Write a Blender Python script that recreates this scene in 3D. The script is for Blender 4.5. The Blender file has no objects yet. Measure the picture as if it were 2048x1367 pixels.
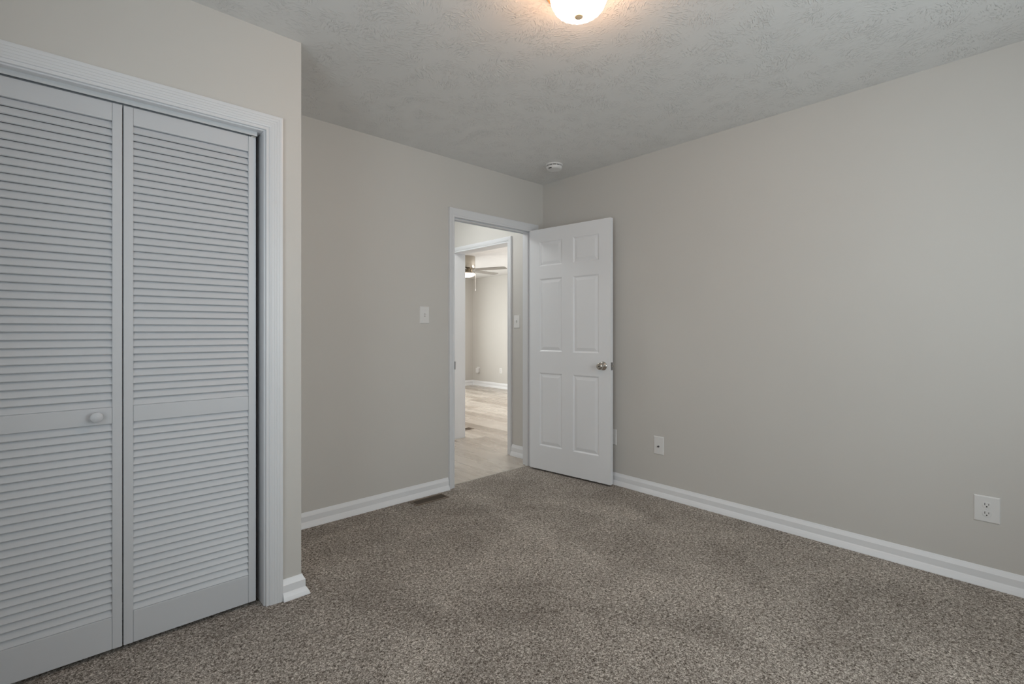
import bpy, bmesh, math, random
from mathutils import Vector, Matrix
PI = math.pi
R = math.radians
sc = bpy.context.scene
C = sc.collection

# ------------------------------------------------------------------ camera
cam_data = bpy.data.cameras.new('camera')
cam = bpy.data.objects.new('camera', cam_data)
C.objects.link(cam)
cam_data.sensor_fit = 'HORIZONTAL'
cam_data.sensor_width = 36.0
cam_data.lens = 981.74 / 2048 * 36.0
cam_data.shift_y = (661.9 - 683.5) / 2048
cam_data.clip_start = 0.02
cam.location = (-3.1178, -2.9768, 1.1622)
cam.rotation_euler = (PI / 2, 0, -0.7455)
sc.camera = cam

# ------------------------------------------------------------------ colour management and sky
sc.view_settings.view_transform = 'Standard'
sc.view_settings.look = 'None'
sc.view_settings.gamma = 1.0
sc.view_settings.use_curve_mapping = False
sc.view_settings.exposure = 0.06
world = bpy.data.worlds.new('sky')
sc.world = world
world.use_nodes = True
bgn = world.node_tree.nodes['Background']
bgn.inputs[0].default_value = (0.70, 0.84, 1.0, 1)
bgn.inputs[1].default_value = 0.5
sc.cycles.max_bounces = 12
sc.cycles.diffuse_bounces = 8
sc.cycles.glossy_bounces = 4
sc.cycles.transparent_max_bounces = 8
sc.cycles.sample_clamp_indirect = 4.0

# ------------------------------------------------------------------ daylight through the windows
def daylight(name, loc, rot, sx, sy, power, col, spread=180):
    l = bpy.data.lights.new(name, 'AREA')
    l.shape = 'RECTANGLE'
    l.size = sx
    l.size_y = sy
    l.energy = power
    l.color = col
    l.spread = R(spread)
    o = bpy.data.objects.new(name, l)
    o.location = loc
    o.rotation_euler = rot
    C.objects.link(o)
    return o
# left wall window of the bedroom (faces +x), added unseen rear window (faces +y)
daylight('daylight_left_window', (-3.70, -2.04, 1.39), (0, -PI / 2, 0), 1.30, 0.95, 14, (0.89, 0.975, 1.0))
daylight('daylight_added_rear_window', (-1.48, -3.86, 1.46), (PI / 2, 0, 0), 1.24, 1.15, 28, (0.865, 0.975, 1.0))
# unseen windows added as sources: far end of the hall, living room
daylight('daylight_added_hall_window', (-2.70, 0.80, 1.55), (0, -PI / 2, 0), 1.1, 0.9, 3, (0.95, 1.0, 0.98))
daylight('daylight_added_living_window', (1.35, 5.66, 1.30), (-PI / 2, 0, 0), 2.0, 1.7, 96, (0.98, 1.0, 0.96))
daylight('daylight_added_living_side_window', (3.72, 1.9, 1.30), (0, PI / 2, 0), 1.5, 1.9, 84, (1.0, 0.95, 0.91))

# ------------------------------------------------------------------ materials
def mat(name, col, rough=0.5, metal=0.0, spec=0.5):
    m = bpy.data.materials.new(name)
    m.use_nodes = True
    b = m.node_tree.nodes['Principled BSDF']
    b.inputs['Base Color'].default_value = (*col, 1)
    b.inputs['Roughness'].default_value = rough
    b.inputs['Metallic'].default_value = metal
    b.inputs['Specular IOR Level'].default_value = spec
    return m, m.node_tree, b

def nd(t, typ, **kw):
    n = t.nodes.new(typ)
    for k, v in kw.items():
        if k.startswith('i_'):
            n.inputs[k[2:].replace('_', ' ')].default_value = v
        else:
            setattr(n, k, v)
    return n

def math_node(t, op, a, b=None, clamp=False):
    n = t.nodes.new('ShaderNodeMath')
    n.operation = op
    n.use_clamp = clamp
    for i, v in enumerate((a, b)):
        if v is None:
            continue
        if isinstance(v, (int, float)):
            n.inputs[i].default_value = v
        else:
            t.links.new(v, n.inputs[i])
    return n.outputs[0]

def ramp(t, fac, stops):
    n = t.nodes.new('ShaderNodeValToRGB')
    el = n.color_ramp.elements
    while len(el) < len(stops):
        el.new(0.5)
    for e, (p, c) in zip(el, stops):
        e.position = p
        e.color = (*c, 1) if len(c) == 3 else c
    t.links.new(fac, n.inputs[0])
    return n

def paint(name, col, rough, bump=0.06, scale=260):
    """rolled wall or brushed trim paint: faint orange peel and faint colour drift"""
    m, t, b = mat(name, col, rough)
    co = nd(t, 'ShaderNodeTexCoord')
    n1 = nd(t, 'ShaderNodeTexNoise', i_Scale=scale, i_Detail=2.0)
    t.links.new(co.outputs['Object'], n1.inputs['Vector'])
    bp = nd(t, 'ShaderNodeBump', i_Strength=bump, i_Distance=0.001)
    t.links.new(n1.outputs['Fac'], bp.inputs['Height'])
    t.links.new(bp.outputs[0], b.inputs['Normal'])
    n2 = nd(t, 'ShaderNodeTexNoise', i_Scale=1.3, i_Detail=3.0)
    t.links.new(co.outputs['Object'], n2.inputs['Vector'])
    r = ramp(t, n2.outputs['Fac'], [(0.3, tuple(c * 0.985 for c in col)), (0.7, tuple(min(1, c * 1.015) for c in col))])
    t.links.new(r.outputs[0], b.inputs['Base Color'])
    return m

M_WALL = paint('greige_wall_paint', (0.64, 0.625, 0.60), 0.62)
M_TRIM = paint('white_trim_paint', (0.755, 0.77, 0.80), 0.34, 0.03, 120)
M_DOOR = paint('white_door_paint', (0.86, 0.875, 0.905), 0.36, 0.05, 180)
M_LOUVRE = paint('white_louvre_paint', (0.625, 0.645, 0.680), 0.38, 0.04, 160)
M_PLATE, _, _ = mat('white_plastic_plate', (0.80, 0.80, 0.80), 0.28)
M_DARK, _, _ = mat('duct_shade_black', (0.012, 0.011, 0.010), 0.7)
M_NICKEL, _, _ = mat('satin_nickel', (0.55, 0.52, 0.48), 0.20, 1.0)
M_NICKEL_DARK, _, _ = mat('brushed_dark_metal', (0.30, 0.30, 0.31), 0.32, 1.0)
M_TRACK, _, _ = mat('painted_track_metal', (0.62, 0.645, 0.67), 0.35)
M_BRONZE, _, _ = mat('aged_bronze', (0.46, 0.27, 0.13), 0.40, 0.7)
M_FINIAL, _, _ = mat('glow_tinted_finial', (0.92, 0.66, 0.42), 0.42, 0.0)  # bronze lightened to carry the bowl's glow in its colour
M_VENT, _, _ = mat('brown_register_metal', (0.20, 0.155, 0.115), 0.45, 0.2)
M_SHADE, _, _ = mat('shaded_plate_plastic', (0.42, 0.42, 0.42), 0.5)  # plate plastic darkened to stand in for shade in the switch slot
M_BASE = paint('lit_trim_paint', (0.865, 0.88, 0.91), 0.34, 0.03, 120)  # trim paint again, lightened to imitate more light low on the walls
M_SLOT, _, _ = mat('socket_slot', (0.03, 0.028, 0.026), 0.6)
M_THRESH, _, _ = mat('beige_threshold_strip', (0.50, 0.47, 0.42), 0.5)
M_BLADE, _, _ = mat('silver_grey_blade', (0.30, 0.29, 0.27), 0.45)

# brushed nickel fan housing with soft vertical banding
M_FAN, t, b = mat('brushed_nickel_housing', (0.50, 0.46, 0.40), 0.26, 1.0)

def ceiling_material(name, col):
    """hand-stomped drywall texture: short brush ridges fanning in random directions"""
    m, t, b = mat(name, col, 0.55)
    co = nd(t, 'ShaderNodeTexCoord')
    hs = []
    for k, (vs, off, sa, sb) in enumerate(((6.5, 0.0, 34, 120), (9.5, 7.3, 44, 150))):
        mp = nd(t, 'ShaderNodeMapping')
        mp.inputs['Location'].default_value = (off, off * 0.7, 0)
        t.links.new(co.outputs['Object'], mp.inputs['Vector'])
        wob = nd(t, 'ShaderNodeTexNoise', i_Scale=5.0, i_Detail=2.0)
        t.links.new(mp.outputs[0], wob.inputs['Vector'])
        sub = nd(t, 'ShaderNodeVectorMath', operation='SUBTRACT')
        t.links.new(wob.outputs['Color'], sub.inputs[0])
        sub.inputs[1].default_value = (0.5, 0.5, 0.5)
        scl = nd(t, 'ShaderNodeVectorMath', operation='SCALE')
        t.links.new(sub.outputs[0], scl.inputs[0])
        scl.inputs['Scale'].default_value = 0.07
        add = nd(t, 'ShaderNodeVectorMath', operation='ADD')
        t.links.new(mp.outputs[0], add.inputs[0])
        t.links.new(scl.outputs[0], add.inputs[1])
        vo = nd(t, 'ShaderNodeTexVoronoi', i_Scale=vs)
        vo.voronoi_dimensions = '2D'
        t.links.new(add.outputs[0], vo.inputs['Vector'])
        sep = nd(t, 'ShaderNodeSeparateColor')
        t.links.new(vo.outputs['Color'], sep.inputs[0])
        ang = math_node(t, 'MULTIPLY', sep.outputs[0], 6.283)
        rot = nd(t, 'ShaderNodeVectorRotate', rotation_type='Z_AXIS')
        t.links.new(add.outputs[0], rot.inputs['Vector'])
        t.links.new(ang, rot.inputs['Angle'])
        mp2 = nd(t, 'ShaderNodeMapping')
        mp2.inputs['Scale'].default_value = (sa, sb, 1)
        t.links.new(rot.outputs[0], mp2.inputs['Vector'])
        no = nd(t, 'ShaderNodeTexNoise', i_Scale=1.0, i_Detail=2.0, i_Distortion=0.25)
        no.noise_dimensions = '2D'
        t.links.new(mp2.outputs[0], no.inputs['Vector'])
        rr = ramp(t, no.outputs['Fac'], [(0.56, (0, 0, 0)), (0.70, (1, 1, 1))])
        fade = ramp(t, vo.outputs['Distance'], [(0.22, (1, 1, 1)), (0.60, (0, 0, 0))])
        hs.append(math_node(t, 'MULTIPLY', rr.outputs[0], fade.outputs[0]))
    h = math_node(t, 'MAXIMUM', hs[0], hs[1])
    fine = nd(t, 'ShaderNodeTexNoise', i_Scale=60.0, i_Detail=3.0)
    t.links.new(co.outputs['Object'], fine.inputs['Vector'])
    h = math_node(t, 'ADD', h, math_node(t, 'MULTIPLY', fine.outputs['Fac'], 0.22))
    bp = nd(t, 'ShaderNodeBump', i_Strength=1.0, i_Distance=0.0021)
    t.links.new(h, bp.inputs['Height'])
    t.links.new(bp.outputs[0], b.inputs['Normal'])
    return m
M_CEIL = ceiling_material('stomped_ceiling', (0.76, 0.76, 0.755))

def carpet_material():
    m, t, b = mat('taupe_frieze_carpet', (0.2, 0.18, 0.16), 1.0, 0, 0.05)
    co = nd(t, 'ShaderNodeTexCoord')
    n1 = nd(t, 'ShaderNodeTexNoise', i_Scale=105.0, i_Detail=3.0, i_Roughness=0.7, i_Distortion=1.0)
    t.links.new(co.outputs['Object'], n1.inputs['Vector'])
    v1 = nd(t, 'ShaderNodeTexNoise', i_Scale=250.0, i_Detail=2.0, i_Distortion=0.8)
    t.links.new(co.outputs['Object'], v1.inputs['Vector'])
    mix = math_node(t, 'ADD', math_node(t, 'MULTIPLY', n1.outputs['Fac'], 0.6), math_node(t, 'MULTIPLY', v1.outputs['Fac'], 0.4))
    r = ramp(t, mix, [(0.37, (0.058, 0.048, 0.040)), (0.455, (0.215, 0.187, 0.162)), (0.53, (0.44, 0.40, 0.36)), (0.62, (0.83, 0.78, 0.72))])
    # trodden and brushed patches of pile lean their own way
    n2 = nd(t, 'ShaderNodeTexNoise', i_Scale=2.3, i_Detail=4.0, i_Roughness=0.6, i_Distortion=0.6)
    t.links.new(co.outputs['Object'], n2.inputs['Vector'])
    pat = ramp(t, n2.outputs['Fac'], [(0.32, (0.80, 0.79, 0.785)), (0.68, (1.20, 1.20, 1.20))])
    mx = nd(t, 'ShaderNodeMix', data_type='RGBA', blend_type='MULTIPLY')
    mx.inputs['Factor'].default_value = 1.0
    t.links.new(r.outputs[0], mx.inputs['A'])
    t.links.new(pat.outputs[0], mx.inputs['B'])
    t.links.new(mx.outputs['Result'], b.inputs['Base Color'])
    bp = nd(t, 'ShaderNodeBump', i_Strength=0.9, i_Distance=0.006)
    t.links.new(mix, bp.inputs['Height'])
    t.links.new(bp.outputs[0], b.inputs['Normal'])
    return m
M_CARPET = carpet_material()

def plank_material():
    m, t, b = mat('pale_oak_plank', (0.5, 0.45, 0.38), 0.22)
    co = nd(t, 'ShaderNodeTexCoord')
    rot = nd(t, 'ShaderNodeMapping')
    rot.inputs['Rotation'].default_value = (0, 0, PI / 2)
    t.links.new(co.outputs['Object'], rot.inputs['Vector'])
    br = nd(t, 'ShaderNodeTexBrick', i_Scale=1.0)
    br.inputs['Brick Width'].default_value = 1.22
    br.inputs['Row Height'].default_value = 0.18
    br.inputs['Mortar Size'].default_value = 0.0012
    br.inputs['Color1'].default_value = (0.0, 0.0, 0.0, 1)
    br.inputs['Color2'].default_value = (1.0, 1.0, 1.0, 1)
    br.inputs['Mortar'].default_value = (0.2, 0.2, 0.2, 1)
    br.offset = 0.37
    t.links.new(rot.outputs[0], br.inputs['Vector'])
    mp = nd(t, 'ShaderNodeMapping')
    mp.inputs['Scale'].default_value = (11, 0.9, 1)
    t.links.new(co.outputs['Object'], mp.inputs['Vector'])
    gr = nd(t, 'ShaderNodeTexNoise', i_Scale=1.0, i_Detail=3.0, i_Roughness=0.5, i_Distortion=0.3)
    t.links.new(mp.outputs[0], gr.inputs['Vector'])
    f = math_node(t, 'ADD', math_node(t, 'MULTIPLY', br.outputs['Color'], 0.55), math_node(t, 'MULTIPLY', gr.outputs['Fac'], 0.5))
    r = ramp(t, f, [(0.15, (0.33, 0.28, 0.235)), (0.5, (0.47, 0.415, 0.36)), (0.85, (0.62, 0.57, 0.51))])
    t.links.new(r.outputs[0], b.inputs['Base Color'])
    rr = ramp(t, gr.outputs['Fac'], [(0.3, (0.2, 0.2, 0.2)), (0.7, (0.34, 0.34, 0.34))])
    t.links.new(rr.outputs[0], b.inputs['Roughness'])
    bp = nd(t, 'ShaderNodeBump', i_Strength=0.12, i_Distance=0.0006)
    t.links.new(math_node(t, 'SUBTRACT', 1.0, br.outputs['Fac']), bp.inputs['Height'])
    t.links.new(bp.outputs[0], b.inputs['Normal'])
    return m
M_PLANK = plank_material()

def emissive(name, col, strength, base=(0.9, 0.85, 0.75)):
    m, t, b = mat(name, base, 0.3)
    b.inputs['Emission Color'].default_value = (*col, 1)
    b.inputs['Emission Strength'].default_value = strength
    return m, t, b

M_GLOBE, t, b = emissive('lit_alabaster_glass', (1.0, 0.63, 0.40), 33)
co = nd(t, 'ShaderNodeTexCoord')
gn = nd(t, 'ShaderNodeTexNoise', i_Scale=9.0, i_Detail=4.0, i_Distortion=1.2)
t.links.new(co.outputs['Object'], gn.inputs['Vector'])
gr_ = ramp(t, gn.outputs['Fac'], [(0.3, (1.0, 0.58, 0.34)), (0.7, (1.0, 0.66, 0.43))])
t.links.new(gr_.outputs[0], b.inputs['Emission Color'])
M_HALLGLOBE, _, _ = emissive('added_hall_light_glass', (0.98, 1.0, 0.97), 43.0)  # glow of the added hall light
M_FANGLOBE, _, _ = emissive('lit_fan_glass', (1.0, 0.82, 0.66), 6.0)

M_GLASS = bpy.data.materials.new('window_glass')
M_GLASS.use_nodes = True
t = M_GLASS.node_tree
t.nodes.clear()
out = nd(t, 'ShaderNodeOutputMaterial')
tr = nd(t, 'ShaderNodeBsdfTransparent')
gl = nd(t, 'ShaderNodeBsdfGlossy')
gl.inputs['Roughness'].default_value = 0.02
mxs = nd(t, 'ShaderNodeMixShader')
mxs.inputs[0].default_value = 0.08
t.links.new(tr.outputs[0], mxs.inputs[1])
t.links.new(gl.outputs[0], mxs.inputs[2])
t.links.new(mxs.outputs[0], out.inputs[0])

# ------------------------------------------------------------------ mesh helpers
def box(bm, x0, x1, y0, y1, z0, z1):
    vs = [bm.verts.new((x, y, z)) for z in (z0, z1) for y in (y0, y1) for x in (x0, x1)]
    for f in ((0, 2, 3, 1), (4, 5, 7, 6), (0, 1, 5, 4), (2, 6, 7, 3), (0, 4, 6, 2), (1, 3, 7, 5)):
        bm.faces.new([vs[i] for i in f])
    return vs

def lathe(bm, prof, n=48, M=Matrix(), cap=True):
    rings = []
    for r, z in prof:
        if r < 1e-6:
            rings.append([bm.verts.new(M @ Vector((0, 0, z)))])
        else:
            rings.append([bm.verts.new(M @ Vector((r * math.cos(2 * PI * k / n), r * math.sin(2 * PI * k / n), z))) for k in range(n)])
    for a, c in zip(rings, rings[1:]):
        for k in range(n):
            k2 = (k + 1) % n
            if len(a) == 1 and len(c) == 1:
                continue
            if len(a) == 1:
                bm.faces.new((a[0], c[k], c[k2]))
            elif len(c) == 1:
                bm.faces.new((a[k2], a[k], c[0]))
            else:
                bm.faces.new((a[k2], a[k], c[k], c[k2]))
    if cap:
        if len(rings[0]) > 1:
            bm.faces.new(rings[0])
        if len(rings[-1]) > 1:
            bm.faces.new(list(reversed(rings[-1])))

def extrude_profile(bm, pts, f0, f1):
    """pts 2D profile; f0/f1 map (a, b) to the start and end points; capped"""
    A = [bm.verts.new(f0(a, b_)) for a, b_ in pts]
    B = [bm.verts.new(f1(a, b_)) for a, b_ in pts]
    n = len(pts)
    for i in range(n):
        j = (i + 1) % n
        bm.faces.new((A[i], A[j], B[j], B[i]))
    bm.faces.new(A)
    bm.faces.new(list(reversed(B)))

def build(name, bm, m, parent=None, bevel=0.0, smooth=False, segs=2):
    bmesh.ops.recalc_face_normals(bm, faces=bm.faces)
    me = bpy.data.meshes.new(name)
    bm.to_mesh(me)
    bm.free()
    me.materials.append(m)
    o = bpy.data.objects.new(name, me)
    C.objects.link(o)
    if parent is not None:
        o.parent = parent
    if smooth:
        for p_ in me.polygons:
            p_.use_smooth = True
        md = o.modifiers.new('edges', 'EDGE_SPLIT')
        md.split_angle = R(38)
    if bevel:
        md = o.modifiers.new('soft_edges', 'BEVEL')
        md.width = bevel
        md.segments = segs
        md.limit_method = 'ANGLE'
        md.angle_limit = R(40)
    return o

def empty(name, loc=(0, 0, 0), rz=0.0):
    o = bpy.data.objects.new(name, None)
    o.empty_display_size = 0.1
    o.location = loc
    o.rotation_euler = (0, 0, rz)
    C.objects.link(o)
    return o

def tag(o, label, cat, group=None, kind=None):
    o['label'] = label
    o['category'] = cat
    if group:
        o['group'] = group
    if kind:
        o['kind'] = kind
    return o

def struct(o, label, cat):
    return tag(o, label, cat, kind='structure')

def boxes(name, m, lst, parent=None, bevel=0.0):
    bm = bmesh.new()
    for b_ in lst:
        box(bm, *b_)
    return build(name, bm, m, parent, bevel)

# ------------------------------------------------------------------ measures
H = 2.44            # bedroom ceiling
HL = 2.30           # living room ceiling
XL, YR = -3.52, -3.68   # left and rear wall faces
D = 0.7406          # closet front face at y = -D
CX = -2.327         # closet corner
T = 0.11            # wall thickness
DX0, DX1 = -0.962, -0.128   # rough edges of the bedroom doorway (jamb outer faces)
DZ = 2.035
HX = 0.025          # hall right wall face
HX2 = 0.165         # living room side of that wall
HY0, HY1 = 0.470, 1.345     # opening to the living room (rough)
HZ = 2.012
FAR = 1.50          # hall far wall face
LX1, LY1 = 3.50, 5.45

# ------------------------------------------------------------------ the setting
struct(boxes('floor', M_CARPET, [(XL - T, 0.0, YR - T, 0.0, -0.05, 0.0), (DX0, DX1, 0.0, 0.050, -0.05, 0.0)]),
       'mottled taupe frieze carpet covering the bedroom floor', 'carpet')
struct(boxes('floor_planks', M_PLANK, [(-2.65, LX1 + T, 0.050, LY1 + T, -0.05, -0.004)]),
       'pale oak plank floor running through the hall into the living room', 'floor')
struct(boxes('floor_threshold', M_THRESH, [(DX0 + 0.012, DX1 - 0.012, 0.046, 0.060, -0.02, 0.003)], bevel=0.002),
       'thin beige strip where the carpet meets the hall planks', 'threshold')
struct(boxes('ceiling', M_CEIL, [(XL - T, T, YR - T, T, H, H + 0.08)]),
       'white bedroom ceiling with stomped brush texture', 'ceiling')
struct(boxes('ceiling_hall', M_CEIL, [(-2.65, HX2, T, FAR + T, H, H + 0.08)]),
       'white hall ceiling beyond the bedroom doorway', 'ceiling')
struct(boxes('ceiling_living_room', M_CEIL, [(HX2, LX1 + T, 0.0, LY1 + T, HL, HL + 0.08)]),
       'pale living room ceiling above the ceiling fan', 'ceiling')

struct(boxes('wall_right', M_WALL, [(0.0, T, YR - T, T, -0.05, H)]),
       'long bare greige wall to the right of the open door', 'wall')
struct(boxes('wall_back', M_WALL, [(XL, DX0, 0.0, T, -0.05, H), (DX0, DX1, 0.0, T, DZ, H), (DX1, 0.0, 0.0, T, -0.05, H)]),
       'greige wall holding the bedroom doorway and light switch', 'wall')

def holed_wall(axis, pos, thick, a0, a1, z1, holes):
    """boxes of a wall lying along an axis, with rectangular window holes (h0, h1, zb, zt) sorted along it"""
    out_, cur = [], a0
    def bx(s0, s1, zz0, zz1):
        lo, hi = min(pos, pos + thick), max(pos, pos + thick)
        out_.append((lo, hi, s0, s1, zz0, zz1) if axis == 'y' else (s0, s1, lo, hi, zz0, zz1))
    for h0, h1, zb, zt in holes:
        bx(cur, h0, -0.05, z1)
        bx(h0, h1, -0.05, zb)
        bx(h0, h1, zt, z1)
        cur = h1
    bx(cur, a1, -0.05, z1)
    return out_

WIN_L = (-2.52, -1.56, 0.74, 2.04)
WIN_R = (-2.10, -0.86, 0.88, 2.04)
struct(boxes('wall_left', M_WALL, holed_wall('y', XL, -T, YR - T, T, H, [WIN_L])),
       'greige bedroom wall with a window, beside the closet', 'wall')
struct(boxes('wall_rear', M_WALL, holed_wall('x', YR, -T, XL, 0.0, H, [WIN_R])),
       'greige bedroom wall with an added window, facing the doorway', 'wall')
# closet front: lintel and the strip to the corner, plus the closet side
CO0, CO1, COZ = -3.418, -2.470, 2.018
struct(boxes('wall_closet', M_WALL, [(XL, CO0, -D, -D + T, -0.05, H), (CO0, CO1, -D, -D + T, COZ, H),
                                     (CO1, CX, -D, -D + T, -0.05, H), (CX - T, CX, -D + T, 0.0, -0.05, H)]),
       'greige closet front and corner jutting into the bedroom', 'wall')
struct(boxes('wall_hall_right', M_WALL, [(HX, HX2, T, HY0, -0.05, H), (HX, HX2, HY0, HY1, HZ, H), (HX, HX2, HY1, LY1, -0.05, H)]),
       'greige hall wall with the opening to the living room', 'wall')
struct(boxes('wall_hall_far', M_WALL, [(-2.65, HX, FAR, FAR + T, -0.05, H)]),
       'greige hall wall opposite the bedroom doorway', 'wall')
WIN_H = (0.35, 1.25, 0.95, 2.10)
struct(boxes('wall_hall_end', M_WALL, holed_wall('y', -2.55, -T, T, FAR, H, [WIN_H])),
       'greige wall with an added window closing the far end of the hall', 'wall')
WIN_V = (0.45, 2.25, 0.50, 2.05)
WIN_W = (1.05, 2.80, 0.55, 2.05)
struct(boxes('wall_living_far', M_WALL, holed_wall('x', LY1, T, HX2, LX1, HL, [WIN_V])),
       'pale living room wall left of the far corner', 'wall')
struct(boxes('wall_living_right', M_WALL, holed_wall('y', LX1, T, 0.0, LY1 + T, HL, [WIN_W])),
       'pale living room wall right of the far corner, behind the fan', 'wall')
struct(boxes('wall_living_near', M_WALL, [(HX2, LX1, 0.0, T, -0.05, HL)]),
       'pale living room wall nearest the bedroom', 'wall')

# windows (sash frames, glass, sill)
def window(n, axis, face, thick, hole, label):
    h0, h1, zb, zt = hole
    w = empty('window_%d' % n)
    struct(w, label, 'window')
    lo = face + thick * 0.75 - 0.02
    hi = lo + 0.04
    f = []
    def q(s0, s1, z0, z1, l=lo, h=hi):
        return (l, h, s0, s1, z0, z1) if axis == 'y' else (s0, s1, l, h, z0, z1)
    fw = 0.045
    zm = (zb + zt) / 2
    f += [q(h0, h0 + fw, zb, zt), q(h1 - fw, h1, zb, zt), q(h0 + fw, h1 - fw, zb, zb + fw), q(h0 + fw, h1 - fw, zt - fw, zt),
          q(h0 + fw, h1 - fw, zm - 0.022, zm + 0.022)]
    boxes('window_frame', M_TRIM, f, w, 0.004)
    mid = (lo + hi) / 2
    boxes('pane', M_GLASS, [q(h0 + fw, h1 - fw, zb + fw, zm - 0.022, mid - 0.002, mid + 0.002),
                            q(h0 + fw, h1 - fw, zm + 0.022, zt - fw, mid - 0.002, mid + 0.002)], w)
    s = -1 if thick > 0 else 1
    a = face + s * 0.045
    l2, h2 = min(a, lo), max(a, lo)
    if thick < 0:
        l2, h2 = hi, a
    boxes('window_sill', M_TRIM, [q(h0 - 0.0, h1 + 0.0, zb, zb + 0.022, l2, h2)], w, 0.005)
window(1, 'y', XL, -T, WIN_L, 'white sash window in the wall beside the closet')
window(2, 'x', YR, -T, WIN_R, 'added white sash window in the wall facing the doorway')  # added out of view to light the bedroom from behind
window(3, 'y', -2.55, -T, WIN_H, 'added white sash window at the end of the hall')  # added unseen so daylight enters the hall
window(4, 'x', LY1, T, WIN_V, 'added wide white window in the far living room wall')  # added unseen as the main living room source
window(5, 'y', LX1, T, WIN_W, 'added wide white window in the side wall of the living room')  # second unseen living room source, also added

# ------------------------------------------------------------------ baseboards
BASE = [(0.0, 0.0865), (0.003, 0.0865), (0.0060, 0.0790), (0.0130, 0.0655), (0.0140, 0.0640), (0.0140, 0.0330), (0.0180, 0.0280), (0.0250, 0.0155),
        (0.0295, 0.0040), (0.030, 0.0), (0.030, -0.006), (0.0, -0.006)]
def baseboard(name, segs_, label, h=1.0, z0=0.0):
    """segs_: (p0, p1, normal, mitre0, mitre1); mitre +1 outside corner, -1 inside corner, 0 square"""
    bm = bmesh.new()
    for p0, p1, nrm, m0, m1 in segs_:
        p0, p1, nrm = Vector((*p0, 0)), Vector((*p1, 0)), Vector((*nrm, 0))
        d = (p1 - p0).normalized()
        f0 = lambda a, z, p0=p0, d=d, nrm=nrm, m0=m0: p0 + nrm * a - d * (a * m0) + Vector((0, 0, z * h + z0))
        f1 = lambda a, z, p1=p1, d=d, nrm=nrm, m1=m1: p1 + nrm * a + d * (a * m1) + Vector((0, 0, z * h + z0))
        extrude_profile(bm, BASE, f0, f1)
    return struct(build(name, bm, M_BASE), label, 'baseboard')
CW = 0.068   # closet casing width
baseboard('baseboard_right', [((0, 0), (0, YR), (-1, 0), -1, -1)], 'white baseboard along the long right wall')
baseboard('baseboard_back', [((CX, 0), (-1.0115, 0), (0, -1), -1, 0), ((-0.064, 0), (0, 0), (0, -1), 0, -1)],
          'white baseboard between the closet corner and the doorway')
baseboard('baseboard_closet', [((-2.4085, -D), (CX, -D), (0, -1), 0, 1), ((CX, -D), (CX, 0), (1, 0), 1, -1)],
          'short white baseboard piece wrapping the closet corner')
baseboard('baseboard_left', [((XL, YR), (XL, -D), (1, 0), -1, -1)], 'white baseboard under the window beside the closet')
baseboard('baseboard_rear', [((0, YR), (XL, YR), (0, 1), -1, -1)], 'white baseboard under the added window facing the doorway')
baseboard('baseboard_hall', [((HX, T), (HX, 0.424), (-1, 0), -1, 0)], 'short white baseboard beside the living room opening', 1.18, -0.004)
baseboard('baseboard_hall_far', [((-2.55, FAR), (HX, FAR), (0, -1), -1, -1)], 'white baseboard on the hall wall opposite the doorway', 1.18, -0.004)
baseboard('baseboard_living_right', [((LX1, LY1), (LX1, T), (-1, 0), -1, -1)], 'white baseboard right of the living room corner', 1.25, -0.004)
baseboard('baseboard_living_far', [((HX2, LY1), (LX1, LY1), (0, -1), -1, -1)], 'white baseboard left of the living room corner', 1.25, -0.004)

# ------------------------------------------------------------------ casings and jambs
def casing(name, P, s0, s1, zt, prof, parent, legs=(0.0, 0.0), m=None):
    """mitred casing round an opening. P(s, z, n) maps wall coordinates; s0/s1/zt are the inner edges; prof (w, t)"""
    bm = bmesh.new()
    rows = []
    for w, t_ in prof:
        rows.append([P(s0 - w, legs[0], t_), P(s0 - w, zt + w, t_), P(s1 + w, zt + w, t_), P(s1 + w, legs[1], t_)])
    V = [[bm.verts.new(v) for v in r] for r in rows]
    n = len(V)
    for i in range(n):
        j = (i + 1) % n
        for k in range(3):
            bm.faces.new((V[i][k], V[i][k + 1], V[j][k + 1], V[j][k]))
    bm.faces.new([V[i][0] for i in range(n)])
    bm.faces.new([V[i][3] for i in reversed(range(n))])
    return build(name, bm, m or M_TRIM, parent)

FLUTE = [(0.0, 0.0), (0.0, 0.010), (0.0015, 0.0115), (0.0085, 0.0115), (0.0100, 0.0085), (0.0125, 0.0085), (0.0140, 0.0120),
         (0.0200, 0.0132), (0.0212, 0.0122), (0.0224, 0.0134), (0.0300, 0.0140), (0.0312, 0.0130), (0.0324, 0.0142),
         (0.0400, 0.0150), (0.0412, 0.0140), (0.0424, 0.0152), (0.0500, 0.0158), (0.0512, 0.0148), (0.0524, 0.0160),
         (0.0600, 0.0165), (0.0650, 0.0160), (0.0660, 0.0145), (0.0660, 0.0)]
COLON = [(0.0, 0.0), (0.0, 0.008), (0.002, 0.0095), (0.010, 0.0100), (0.014, 0.0085), (0.018, 0.0110), (0.030, 0.0135), (0.042, 0.0150),
         (0.050, 0.0155), (0.0565, 0.0150), (0.059, 0.0130), (0.060, 0.0)]

def scaled(prof, w):
    k = w / prof[-1][0]
    return [(a * k, b_) for a, b_ in prof]

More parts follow.
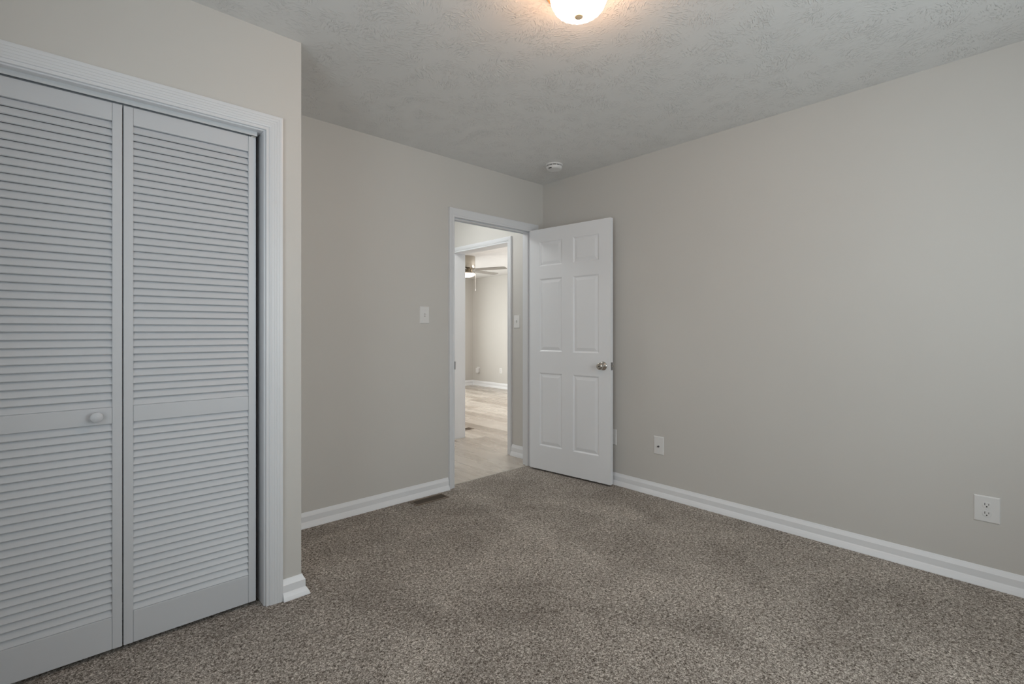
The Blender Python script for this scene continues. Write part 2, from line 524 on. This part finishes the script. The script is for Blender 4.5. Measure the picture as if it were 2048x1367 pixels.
# closet
tr1 = struct(empty('trim_1'), 'fluted white casing framing the louvred closet doors', 'door casing')
casing('casing', lambda s, z, n: Vector((s, -D - n, z)), -3.405, -2.4745, 2.012, FLUTE, tr1)
boxes('jamb', M_TRIM, [(-2.4815, -2.470, -D - 0.001, -D + T, 0.0, 2.018), (-3.418, -3.4065, -D - 0.001, -D + T, 0.0, 2.018),
                       (-3.4065, -2.4815, -D - 0.001, -D + T, 2.0065, 2.018)], tr1, 0.0012)
bm = bmesh.new()
y0, y1 = -D + 0.030, -D + 0.074
box(bm, -3.404, -2.4985, y0, y1, 2.002, 2.0065)
box(bm, -3.404, -2.4985, y0, y0 + 0.002, 1.9890, 2.002)
box(bm, -3.404, -2.4985, y1 - 0.002, y1, 1.9890, 2.002)
build('bifold_track', bm, M_TRACK, tr1)
boxes('pivot_bracket', M_NICKEL, [(-2.520, -2.502, y0 + 0.006, y0 + 0.030, 1.9845, 1.992)], tr1, 0.001)

# bedroom doorway
tr2 = struct(empty('trim_2'), 'white casing and jamb around the bedroom doorway', 'door casing')
bm = bmesh.new()
zt = 2.012
def P2(s, z, n):
    return Vector((s, -n, z))
# the left leg is slimmer than the head
prof = COLON
rows = []
for w, t_ in prof:
    rows.append([P2(-0.9585 - w * 0.80, 0, t_), P2(-0.9585 - w * 0.80, zt + w * 1.10, t_), P2(-0.132 + w * 1.05, zt + w * 1.10, t_), P2(-0.132 + w * 1.05, 0, t_)])
V = [[bm.verts.new(v) for v in r] for r in rows]
for i in range(len(V)):
    j = (i + 1) % len(V)
    for k in range(3):
        bm.faces.new((V[i][k], V[i][k + 1], V[j][k + 1], V[j][k]))
bm.faces.new([v[0] for v in V])
bm.faces.new([v[3] for v in reversed(V)])
build('casing', bm, M_TRIM, tr2)
boxes('jamb', M_TRIM, [(DX0, -0.952, -0.001, T + 0.001, 0.0, DZ), (-0.138, DX1, -0.001, T + 0.001, 0.0, DZ), (-0.952, -0.138, -0.001, T + 0.001, 2.020, DZ)], tr2, 0.0012)
boxes('door_stop', M_TRIM, [(-0.952, -0.942, 0.040, 0.074, 0.0, 2.010), (-0.148, -0.138, 0.040, 0.074, 0.0, 2.010), (-0.952, -0.138, 0.040, 0.074, 2.010, 2.020)], tr2, 0.002)
sp = boxes('strike_plate', M_NICKEL_DARK, [(-0.9575, -0.9505, -0.0105, 0.030, 0.878, 0.936)], tr2, 0.001)
sp['label'] = 'dark metal strike plate'
casing('hall_casing', lambda s, z, n: Vector((s, T + n, z)), -0.9585, -0.132, 2.012, scaled(COLON, 0.060), tr2)

# opening to the living room
tr3 = struct(empty('trim_3'), 'white casing around the opening from hall to living room', 'door casing')
casing('casing', lambda s, z, n: Vector((HX - n * 1.25, s, z)), 0.4800, 1.3390, 2.0035, scaled(COLON, 0.0560), tr3, (-0.004, -0.004))
boxes('jamb', M_TRIM, [(HX - 0.001, HX2 + 0.001, HY0, 0.4810, -0.004, HZ), (HX - 0.001, HX2 + 0.001, 1.3375, HY1, -0.004, HZ),
                       (HX - 0.001, HX2 + 0.001, 0.4810, 1.3375, 2.0040, HZ)], tr3, 0.0012)

# ------------------------------------------------------------------ bedroom door leaf
def panel_door(name, W, Z0, Z1, TH, cols, rws, m, parent):
    """leaf with moulded raised panels on both faces; local x along width, y = 0 face and y = TH face, z up"""
    bm = bmesh.new()
    xs = sorted({0.0, W, *[c for cc in cols for c in cc]})
    zs = sorted({Z0, Z1, *[c for cc in rws for c in cc]})
    for side, yb, sg in ((0, 0.0, 1), (1, TH, -1)):
        for i in range(len(xs) - 1):
            for j in range(len(zs) - 1):
                xa, xb, za, zb = xs[i], xs[i + 1], zs[j], zs[j + 1]
                isp = any(abs(c[0] - xa) < 1e-6 and abs(c[1] - xb) < 1e-6 for c in cols) and any(abs(c[0] - za) < 1e-6 and abs(c[1] - zb) < 1e-6 for c in rws)
                def rect(ins, dep):
                    return [bm.verts.new((x, yb + sg * dep, z)) for x, z in ((xa + ins, za + ins), (xb - ins, za + ins), (xb - ins, zb - ins), (xa + ins, zb - ins))]
                if not isp:
                    bm.faces.new(rect(0, 0))
                    continue
                rings = [rect(0, 0), rect(0.003, 0.0012), rect(0.010, 0.0075), rect(0.014, 0.0080), rect(0.036, 0.0022), rect(0.039, 0.0018)]
                for A, B in zip(rings, rings[1:]):
                    for k in range(4):
                        k2 = (k + 1) % 4
                        bm.faces.new((A[k], A[k2], B[k2], B[k]))
                bm.faces.new(rings[-1])
    for x in (0.0, W):
        bm.faces.new([bm.verts.new((x, y, z)) for y, z in ((0, Z0), (TH, Z0), (TH, Z1), (0, Z1))])
    for z in (Z0, Z1):
        bm.faces.new([bm.verts.new((x, y, z)) for x, y in ((0, 0), (W, 0), (W, TH), (0, TH))])
    bmesh.ops.remove_doubles(bm, verts=bm.verts, dist=1e-5)
    return build(name, bm, m, parent)

leaf_dir = Vector((0.11314, -0.99358))
leaf = empty('door_1', (-0.182, -0.022, 0.0), math.atan2(leaf_dir.y, leaf_dir.x))
struct(leaf, 'white six-panel door standing open against the right wall', 'door')
COLS = [(0.100, 0.330), (0.434, 0.669)]
ROWS = [(0.212, 0.818), (0.994, 1.598), (1.701, 1.906)]
panel_door('door_leaf', 0.769, 0.014, 2.011, 0.035, COLS, ROWS, M_DOOR, leaf)

def knob_set(parent, x, z, y, sgn):
    Mk = Matrix.Translation((x, y, z)) @ Matrix.Rotation(sgn * PI / 2, 4, 'X')
    bm = bmesh.new()
    lathe(bm, [(0.0, 0.0), (0.0325, 0.0), (0.0335, 0.002), (0.0325, 0.005), (0.026, 0.010), (0.016, 0.013), (0.014, 0.015), (0.0, 0.015)], 48, Mk, False)
    r_ = build('rosette', bm, M_NICKEL, parent, smooth=True)
    bm = bmesh.new()
    lathe(bm, [(0.0, 0.012), (0.0125, 0.012), (0.0115, 0.022), (0.013, 0.028), (0.021, 0.034), (0.0262, 0.042), (0.0272, 0.049), (0.0255, 0.056),
               (0.0205, 0.0605), (0.012, 0.0620), (0.0115, 0.0612), (0.0, 0.0612)], 48, Mk, False)
    k = build('door_knob', bm, M_NICKEL, parent, smooth=True)
    bm = bmesh.new()
    lathe(bm, [(0.0, 0.0605), (0.0045, 0.0605), (0.0045, 0.0640), (0.0035, 0.0645), (0.0, 0.0645)], 20, Mk, False)
    build('privacy_hole', bm, M_SLOT, k, smooth=True)
    return k
knob_set(leaf, 0.706, 0.900, 0.0, 1)
knob_set(leaf, 0.706, 0.900, 0.035, -1)
lp = boxes('latch_plate', M_NICKEL_DARK, [(0.7688, 0.7704, 0.0050, 0.0300, 0.870, 0.929)], leaf, 0.0008)
bm = bmesh.new()
extrude_profile(bm, [(0.0, 0.011), (0.009, 0.011), (0.0115, 0.018), (0.0115, 0.024), (0.0, 0.024)],
                lambda a, b_: Vector((0.769 + a, b_, 0.892)), lambda a, b_: Vector((0.769 + a, b_, 0.908)))
build('latch_bolt', bm, M_NICKEL, lp, 0.0008)
for zz in (0.877, 0.922):
    bm = bmesh.new()
    lathe(bm, [(0, 0), (0.0035, 0), (0.003, 0.0012), (0, 0.0014)], 16, Matrix.Translation((0.7704, 0.0175, zz)) @ Matrix.Rotation(PI / 2, 4, 'Y'), False)
    build('screw', bm, M_NICKEL, lp)

# ------------------------------------------------------------------ louvred bifold closet door
BF = -D + 0.040      # front face of the leaves
bif = empty('door_2', (-2.5010, BF, 0.0))
struct(bif, 'white louvred bifold closet door with two leaves', 'closet door')
def bifold_leaf(x0, x1, knob):
    """x0 < x1 in the frame of door_2; returns the frame part"""
    TH = 0.028
    st = 0.0285
    zb, zt = 0.016, 1.9860
    rails = [(zb, 0.1320), (0.8290, 0.8880), (1.9210, zt)]
    bm = bmesh.new()
    box(bm, x0, x0 + st, 0, TH, zb, zt)
    box(bm, x1 - st, x1, 0, TH, zb, zt)
    for a, b_ in rails:
        box(bm, x0 + st + 0.0004, x1 - st - 0.0004, 0.0008, TH - 0.0008, a, b_)
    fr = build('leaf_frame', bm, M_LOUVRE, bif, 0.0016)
    for (za, zc, n) in ((0.1320, 0.8290, 26), (0.8880, 1.9210, 38)):
        bm = bmesh.new()
        pitch = (zc - za) / n
        for k in range(n):
            z = za + k * pitch + 0.0015
            yo, yi, hh = 0.0018, 0.0130, 0.0243
            nx = Vector((0, yi - yo, hh)).normalized()
            back = Vector((0, nx.z, -nx.y)) * 0.0062
            a = Vector((0, yo, z))
            top = Vector((0, yi, z + hh))
            e = 0.0012
            pts = [a + nx * e, top, top + back, a + back + nx * 0.0, a + back * 0.25]
            for p_ in pts:
                p_.z = min(p_.z, zc - 0.0002)
            A = [bm.verts.new((x0 + st - 0.002, p_.y, p_.z)) for p_ in pts]
            B = [bm.verts.new((x1 - st + 0.002, p_.y, p_.z)) for p_ in pts]
            m_ = len(pts)
            for i in range(m_):
                j = (i + 1) % m_
                bm.faces.new((A[i], A[j], B[j], B[i]))
            bm.faces.new(A)
            bm.faces.new(list(reversed(B)))
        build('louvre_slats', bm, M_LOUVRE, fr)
    if knob:
        bm = bmesh.new()
        lathe(bm, [(0.0, 0.0), (0.0100, 0.0), (0.0088, 0.006), (0.0095, 0.012), (0.0165, 0.017), (0.0185, 0.022), (0.0170, 0.027), (0.011, 0.031), (0.0, 0.0325)], 40,
              Matrix.Translation((x1 - st - 0.044, 0.0, 0.8600)) @ Matrix.Rotation(PI / 2, 4, 'X'), False)
        k = build('knob', bm, M_LOUVRE, fr, smooth=True)
        k['label'] = 'small round white wooden knob'
    return fr
bifold_leaf(-0.4435, 0.0, False)
bifold_leaf(-0.8900, -0.4470, True)
for zz in (0.13, 0.86, 1.855):
    bm = bmesh.new()
    lathe(bm, [(0, -0.032), (0.0032, -0.032), (0.0032, 0.032), (0, 0.032)], 14, Matrix.Translation((-0.44525, 0.0310, zz)), False)
    box(bm, -0.4600, -0.4305, 0.0282, 0.0295, zz - 0.030, zz + 0.030)
    build('hinge', bm, M_LOUVRE, bif)

# ------------------------------------------------------------------ wall plates
def plate_empty(name, loc, rz, label, cat, group=None):
    """local: x along the wall (rightwards seen from the room), y out of the wall = -y, z up, origin at the plate centre on the wall"""
    return tag(empty(name, loc, rz), label, cat, group)

def cover(parent, w, h, holes=(), th=0.0055):
    bm = bmesh.new()
    a, b_ = w / 2, h / 2
    e = 0.0045
    rings = []
    for ins, dep in ((0, 0.0), (0, 0.0016), (0.0012, 0.0034), (e, th)):
        rings.append([bm.verts.new((x, -dep, z)) for x, z in ((-a + ins, -b_ + ins), (a - ins, -b_ + ins), (a - ins, b_ - ins), (-a + ins, b_ - ins))])
    for A, B in zip(rings, rings[1:]):
        for k in range(4):
            bm.faces.new((A[k], A[(k + 1) % 4], B[(k + 1) % 4], B[k]))
    bm.faces.new(rings[-1])
    bm.faces.new(rings[0])
    return build('cover_plate', bm, M_PLATE, parent)

def screws(parent, zs, th=0.0055, m=None):
    for z in zs:
        bm = bmesh.new()
        lathe(bm, [(0, 0), (0.0034, 0), (0.0030, 0.0010), (0, 0.0013)], 18, Matrix.Translation((0, -th, z)) @ Matrix.Rotation(PI / 2, 4, 'X'), False)
        build('screw', bm, m or M_TRIM, parent, smooth=True)

def light_switch(loc, rz, label, w=0.078, h=0.120):
    s = plate_empty('light_switch', loc, rz, label, 'light switch')
    cv = cover(s, w, h)
    screws(cv, (-0.030, 0.030))
    boxes('switch_slot', M_SHADE, [(-0.0052, 0.0052, -0.0058, -0.0050, -0.0125, 0.0125)], s)
    bm = bmesh.new()
    extrude_profile(bm, [(-0.005, -0.010), (-0.0095, 0.0005), (-0.0165, 0.0085), (-0.0150, 0.0115), (-0.005, 0.0095)],
                    lambda a, z: Vector((-0.0042, a, z)), lambda a, z: Vector((0.0042, a, z)))
    build('toggle', bm, M_PLATE, s, 0.0008)
    return s
light_switch((-1.2145, 0.0, 1.277), 0.0, 'white toggle light switch on the wall left of the doorway')
light_switch((HX, 0.3585, 1.251), PI / 2 * -1, 'white toggle light switch in the hall beside the living room opening', 0.078, 0.120)

def receptacle(parent, zc, w=0.0285, h=0.0250):
    """one rounded outlet face with slots"""
    bm = bmesh.new()
    pts = []
    for k in range(40):
        an = 2 * PI * k / 40
        pts.append((w / 2 * math.cos(an) * 1.10, max(-h / 2, min(h / 2, 0.0175 * math.sin(an)))))
    extrude_profile(bm, pts, lambda a, z: Vector((a, -0.0050, z + zc)), lambda a, z: Vector((a, -0.0072, z + zc)))
    f = build('receptacle', bm, M_PLATE, parent, 0.0006)
    bm = bmesh.new()
    box(bm, -0.0074, -0.0052, -0.0076, -0.0070, zc - 0.0015, zc + 0.0085)
    box(bm, 0.0054, 0.0074, -0.0076, -0.0070, zc - 0.0005, zc + 0.0072)
    extrude_profile(bm, [(0.0026 * math.cos(R(a)), 0.0032 * math.sin(R(a)) - 0.0072) for a in range(0, 360, 30)],
                    lambda a, z: Vector((a, -0.0076, z + zc)), lambda a, z: Vector((a, -0.0070, z + zc)))
    build('slots', bm, M_SLOT, f)

def outlet(loc, rz, label, w, h):
    s = plate_empty('wall_outlet', loc, rz, label, 'outlet')
    cover(s, w, h)
    receptacle(s, 0.0195)
    receptacle(s, -0.0195)
    screws(s, (0.0,), 0.0055)
    return s
outlet((0.0, -2.8005, 0.3495), -PI / 2, 'large white duplex outlet low on the right wall, far from the door', 0.088, 0.119)
outlet((0.0, -0.7360, 0.3550), -PI / 2, 'white outlet plate half hidden behind the open door edge', 0.074, 0.118)
outlet((LX1, 4.5225, 0.3575), -PI / 2, 'small white outlet on the living room wall, right of the plug-in', 0.085, 0.115)
j = plate_empty('cable_jack', (0.0, -1.1315, 0.3550), -PI / 2, 'white wall plate with one coax jack, right of the door', 'cable jack')
cover(j, 0.078, 0.128)
screws(j, (-0.042, 0.042))
bm = bmesh.new()
lathe(bm, [(0, 0.0), (0.0066, 0.0), (0.0066, 0.003), (0.0048, 0.003), (0.0048, 0.011), (0.0036, 0.011), (0.0036, 0.006), (0, 0.006)], 24,
      Matrix.Translation((0, -0.0055, -0.006)) @ Matrix.Rotation(PI / 2, 4, 'X'), False)
build('coax_connector', bm, M_NICKEL_DARK, j, smooth=True)

# plug-in unit on an outlet in the living room
pl = plate_empty('plug_in_unit', (LX1, 5.2550, 0.335), -PI / 2, 'white boxy plug-in unit on the living room wall near the corner', 'plug-in device')
boxes('plug_plate', M_PLATE, [(-0.042, 0.042, -0.006, 0.0, -0.060, 0.060)], pl, 0.002)
boxes('plug_body', M_PLATE, [(-0.030, 0.050, -0.052, -0.006, -0.066, 0.040)], pl, 0.006)
boxes('plug_underside_vent', M_SLOT, [(-0.024, 0.044, -0.046, -0.012, -0.0672, -0.0655)], pl)

# ------------------------------------------------------------------ smoke detector
sd = tag(empty('smoke_detector', (-0.320, -0.424, H)), 'round white smoke detector on the ceiling near the corner', 'smoke detector')
bm = bmesh.new()
lathe(bm, [(0, 0.0), (0.066, 0.0), (0.067, -0.003), (0.066, -0.009), (0.060, -0.0105), (0.0, -0.0105)], 56, cap=False)
build('mounting_base', bm, M_PLATE, sd, smooth=True)
bm = bmesh.new()
lathe(bm, [(0, -0.010), (0.0555, -0.010), (0.0555, -0.0165), (0, -0.0165)], 56, cap=False)
build('sensor_gap', bm, M_SLOT, sd, smooth=True)
bm = bmesh.new()
lathe(bm, [(0, -0.0160), (0.0600, -0.0160), (0.0615, -0.0180), (0.0605, -0.0290), (0.0560, -0.0350), (0.0480, -0.0385), (0.0450, -0.0380), (0.0, -0.0400)], 56, cap=False)
for k in range(12):
    an = 2 * PI * k / 12
    c, s_ = math.cos(an), math.sin(an)
    vs = box(bm, 0.052, 0.0585, -0.0022, 0.0022, -0.0170, -0.0100)
    for v in vs:
        v.co = Vector((v.co.x * c - v.co.y * s_, v.co.x * s_ + v.co.y * c, v.co.z))
build('detector_cap', bm, M_PLATE, sd, smooth=True)
an = math.atan2(-2.55, -2.80) - 0.62
bm = bmesh.new()
vs = box(bm, 0.046, 0.0580, -0.014, 0.014, -0.0378, -0.0335)
for v in vs:
    v.co = Vector((v.co.x * math.cos(an) - v.co.y * math.sin(an), v.co.x * math.sin(an) + v.co.y * math.cos(an), v.co.z))
tb = build('test_button', bm, M_SLOT, sd, 0.0015)

# ------------------------------------------------------------------ flush ceiling light
LXc, LYc = -1.721, -1.824
cl = tag(empty('ceiling_light', (LXc, LYc, H)), 'lit flush ceiling light with frosted bowl and bronze finial', 'ceiling light')
bm = bmesh.new()
lathe(bm, [(0, 0), (0.118, 0), (0.128, -0.004), (0.131, -0.012), (0.129, -0.026), (0.124, -0.034), (0.112, -0.036), (0.110, -0.030), (0, -0.030)], 72, cap=False)
build('metal_pan', bm, M_BRONZE, cl, smooth=True)
bm = bmesh.new()
gp = [(0.106, -0.030), (0.1075, -0.038), (0.1055, -0.054), (0.101, -0.072), (0.093, -0.090), (0.082, -0.1045), (0.067, -0.1150), (0.050, -0.1220), (0.031, -0.1260), (0.012, -0.1275), (0.0, -0.1275)]
nseg = 96
rings = []
for r_, z in gp:
    if r_ == 0:
        rings.append([bm.verts.new((0, 0, z))])
        continue
    # soft scallops that die out at the rim and the finial
    amp = 0.020 * max(0.0, min(1.0, (r_ - 0.02) / 0.05)) * max(0.0, min(1.0, (0.108 - r_) / 0.02 + 0.15))
    rings.append([bm.verts.new(((r_ * (1 + amp * math.cos(24 * 2 * PI * k / nseg))) * math.cos(2 * PI * k / nseg),
                                (r_ * (1 + amp * math.cos(24 * 2 * PI * k / nseg))) * math.sin(2 * PI * k / nseg), z)) for k in range(nseg)])
for a, c in zip(rings, rings[1:]):
    for k in range(nseg):
        k2 = (k + 1) % nseg
        if len(c) == 1:
            bm.faces.new((a[k], a[k2], c[0]))
        else:
            bm.faces.new((a[k], a[k2], c[k2], c[k]))
bmesh.ops.contextual_create(bm, geom=[e for e in bm.edges if e.is_boundary])
gb = build('glass_bowl', bm, M_GLOBE, cl)
for p_ in gb.data.polygons:
    p_.use_smooth = len(p_.vertices) <= 4
bm = bmesh.new()
lathe(bm, [(0, -0.125), (0.0150, -0.125), (0.0165, -0.1275), (0.0155, -0.1310), (0.0100, -0.1335), (0.0050, -0.1345), (0, -0.1350)], 32, cap=False)
build('finial', bm, M_FINIAL, cl, smooth=True)

# unseen small drum light, added to brighten the hall
hl = tag(empty('added_hall_light', (-0.70, 0.80, H)), 'added small drum light, unseen, on the hall ceiling outside the bedroom', 'ceiling light')
bm = bmesh.new()
lathe(bm, [(0, 0), (0.120, 0), (0.124, -0.004), (0.124, -0.022), (0, -0.022)], 48, cap=False)
build('metal_pan', bm, M_NICKEL, hl, smooth=True)
bm = bmesh.new()
lathe(bm, [(0, -0.022), (0.112, -0.022), (0.114, -0.070), (0.104, -0.086), (0.06, -0.092), (0, -0.093)], 48, cap=False)
build('glass_bowl', bm, M_HALLGLOBE, hl, smooth=True)

# ------------------------------------------------------------------ floor registers
def register(name, x0, x1, y0, y1, label, nl, z=0.0, m=M_VENT, sunk=True):
    r_ = tag(empty(name, ((x0 + x1) / 2, (y0 + y1) / 2, z)), label, 'floor vent')
    a, b_ = (x1 - x0) / 2, (y1 - y0) / 2
    f = 0.012
    bm = bmesh.new()
    for q in ((-a, a, -b_, -b_ + f), (-a, a, b_ - f, b_), (-a, -a + f, -b_ + f, b_ - f), (a - f, a, -b_ + f, b_ - f)):
        box(bm, q[0], q[1], q[2], q[3], 0.0, 0.005)
    build('vent_frame', bm, m, r_, 0.0012)
    boxes('dark_duct_sheet', M_DARK, [(-a + f, a - f, -b_ + f, b_ - f, 0.0003, 0.0010)], r_)  # flat black sheet in place of the shade inside the duct
    bm = bmesh.new()
    n = nl
    L = 2 * (a - f)
    for k in range(1, n):
        x = -a + f + L * k / n
        box(bm, x - L / n * 0.15, x + L / n * 0.15, -b_ + f, b_ - f, 0.0010, 0.0042)
    build('vent_louvres', bm, m, r_)
    return r_
register('floor_vent', -1.368, -1.108, -0.152, -0.054, 'brown slotted metal floor vent set in the carpet by the baseboard', 24)
register('floor_vent', 0.155 + 0.12, 0.155 + 0.375, 1.64, 1.74, 'small brown floor vent in the living room planks beyond the opening', 20, -0.004)

# ------------------------------------------------------------------ ceiling fan in the living room
FX, FY = 1.449, 3.012
fan = tag(empty('ceiling_fan', (FX, FY, HL)), 'brushed nickel ceiling fan with lit lamp in the living room', 'ceiling fan')
bm = bmesh.new()
lathe(bm, [(0, 0), (0.142, 0), (0.145, -0.004), (0.145, -0.165), (0.140, -0.178), (0.080, -0.182), (0, -0.182)], 64, cap=False)
build('motor_housing', bm, M_FAN, fan, smooth=True)
bm = bmesh.new()
lathe(bm, [(0, -0.182), (0.085, -0.182), (0.095, -0.190), (0.110, -0.222), (0.135, -0.240), (0.145, -0.252), (0.145, -0.262), (0, -0.262)], 56, cap=False)
build('switch_housing', bm, M_FAN, fan, smooth=True)
bm = bmesh.new()
lathe(bm, [(0, -0.262), (0.140, -0.262), (0.141, -0.272), (0.125, -0.292), (0.090, -0.306), (0.040, -0.312), (0, -0.313)], 56, cap=False)
build('lamp_glass', bm, M_FANGLOBE, fan, smooth=True)
view_right = math.atan2(-0.678, 0.735)
for k in range(5):
    th = view_right + R(-24 + 72 * k)
    Mb = Matrix.Rotation(th, 4, 'Z') @ Matrix.Translation((0, 0, -0.205)) @ Matrix.Rotation(R(-9), 4, 'X')
    bm = bmesh.new()
    out_ = [(0.16, -0.048), (0.30, -0.056), (0.64, -0.060), (0.672, -0.052), (0.68, -0.036), (0.68, 0.036), (0.672, 0.052), (0.64, 0.060), (0.30, 0.056), (0.16, 0.048)]
    extrude_profile(bm, out_, lambda a, b_: Mb @ Vector((a, b_, -0.003)), lambda a, b_: Mb @ Vector((a, b_, 0.003)))
    bl = build('fan_blade', bm, M_BLADE, fan)
    bm = bmesh.new()
    for q in [(0.07, 0.21, -0.018, 0.018, 0.003, 0.009), (0.18, 0.24, -0.040, 0.040, 0.003, 0.007)]:
        for v in box(bm, *q):
            v.co = Mb @ v.co
    build('blade_arm', bm, M_FAN, bl)
bm = bmesh.new()
cx, cy = 0.150 * math.cos(view_right), 0.150 * math.sin(view_right)
lathe(bm, [(0, -0.25), (0.0022, -0.25), (0.0022, -0.49), (0.006, -0.495), (0.006, -0.52), (0, -0.525)], 12, Matrix.Translation((cx, cy, 0)), False)
build('pull_chain', bm, M_PLATE, fan)
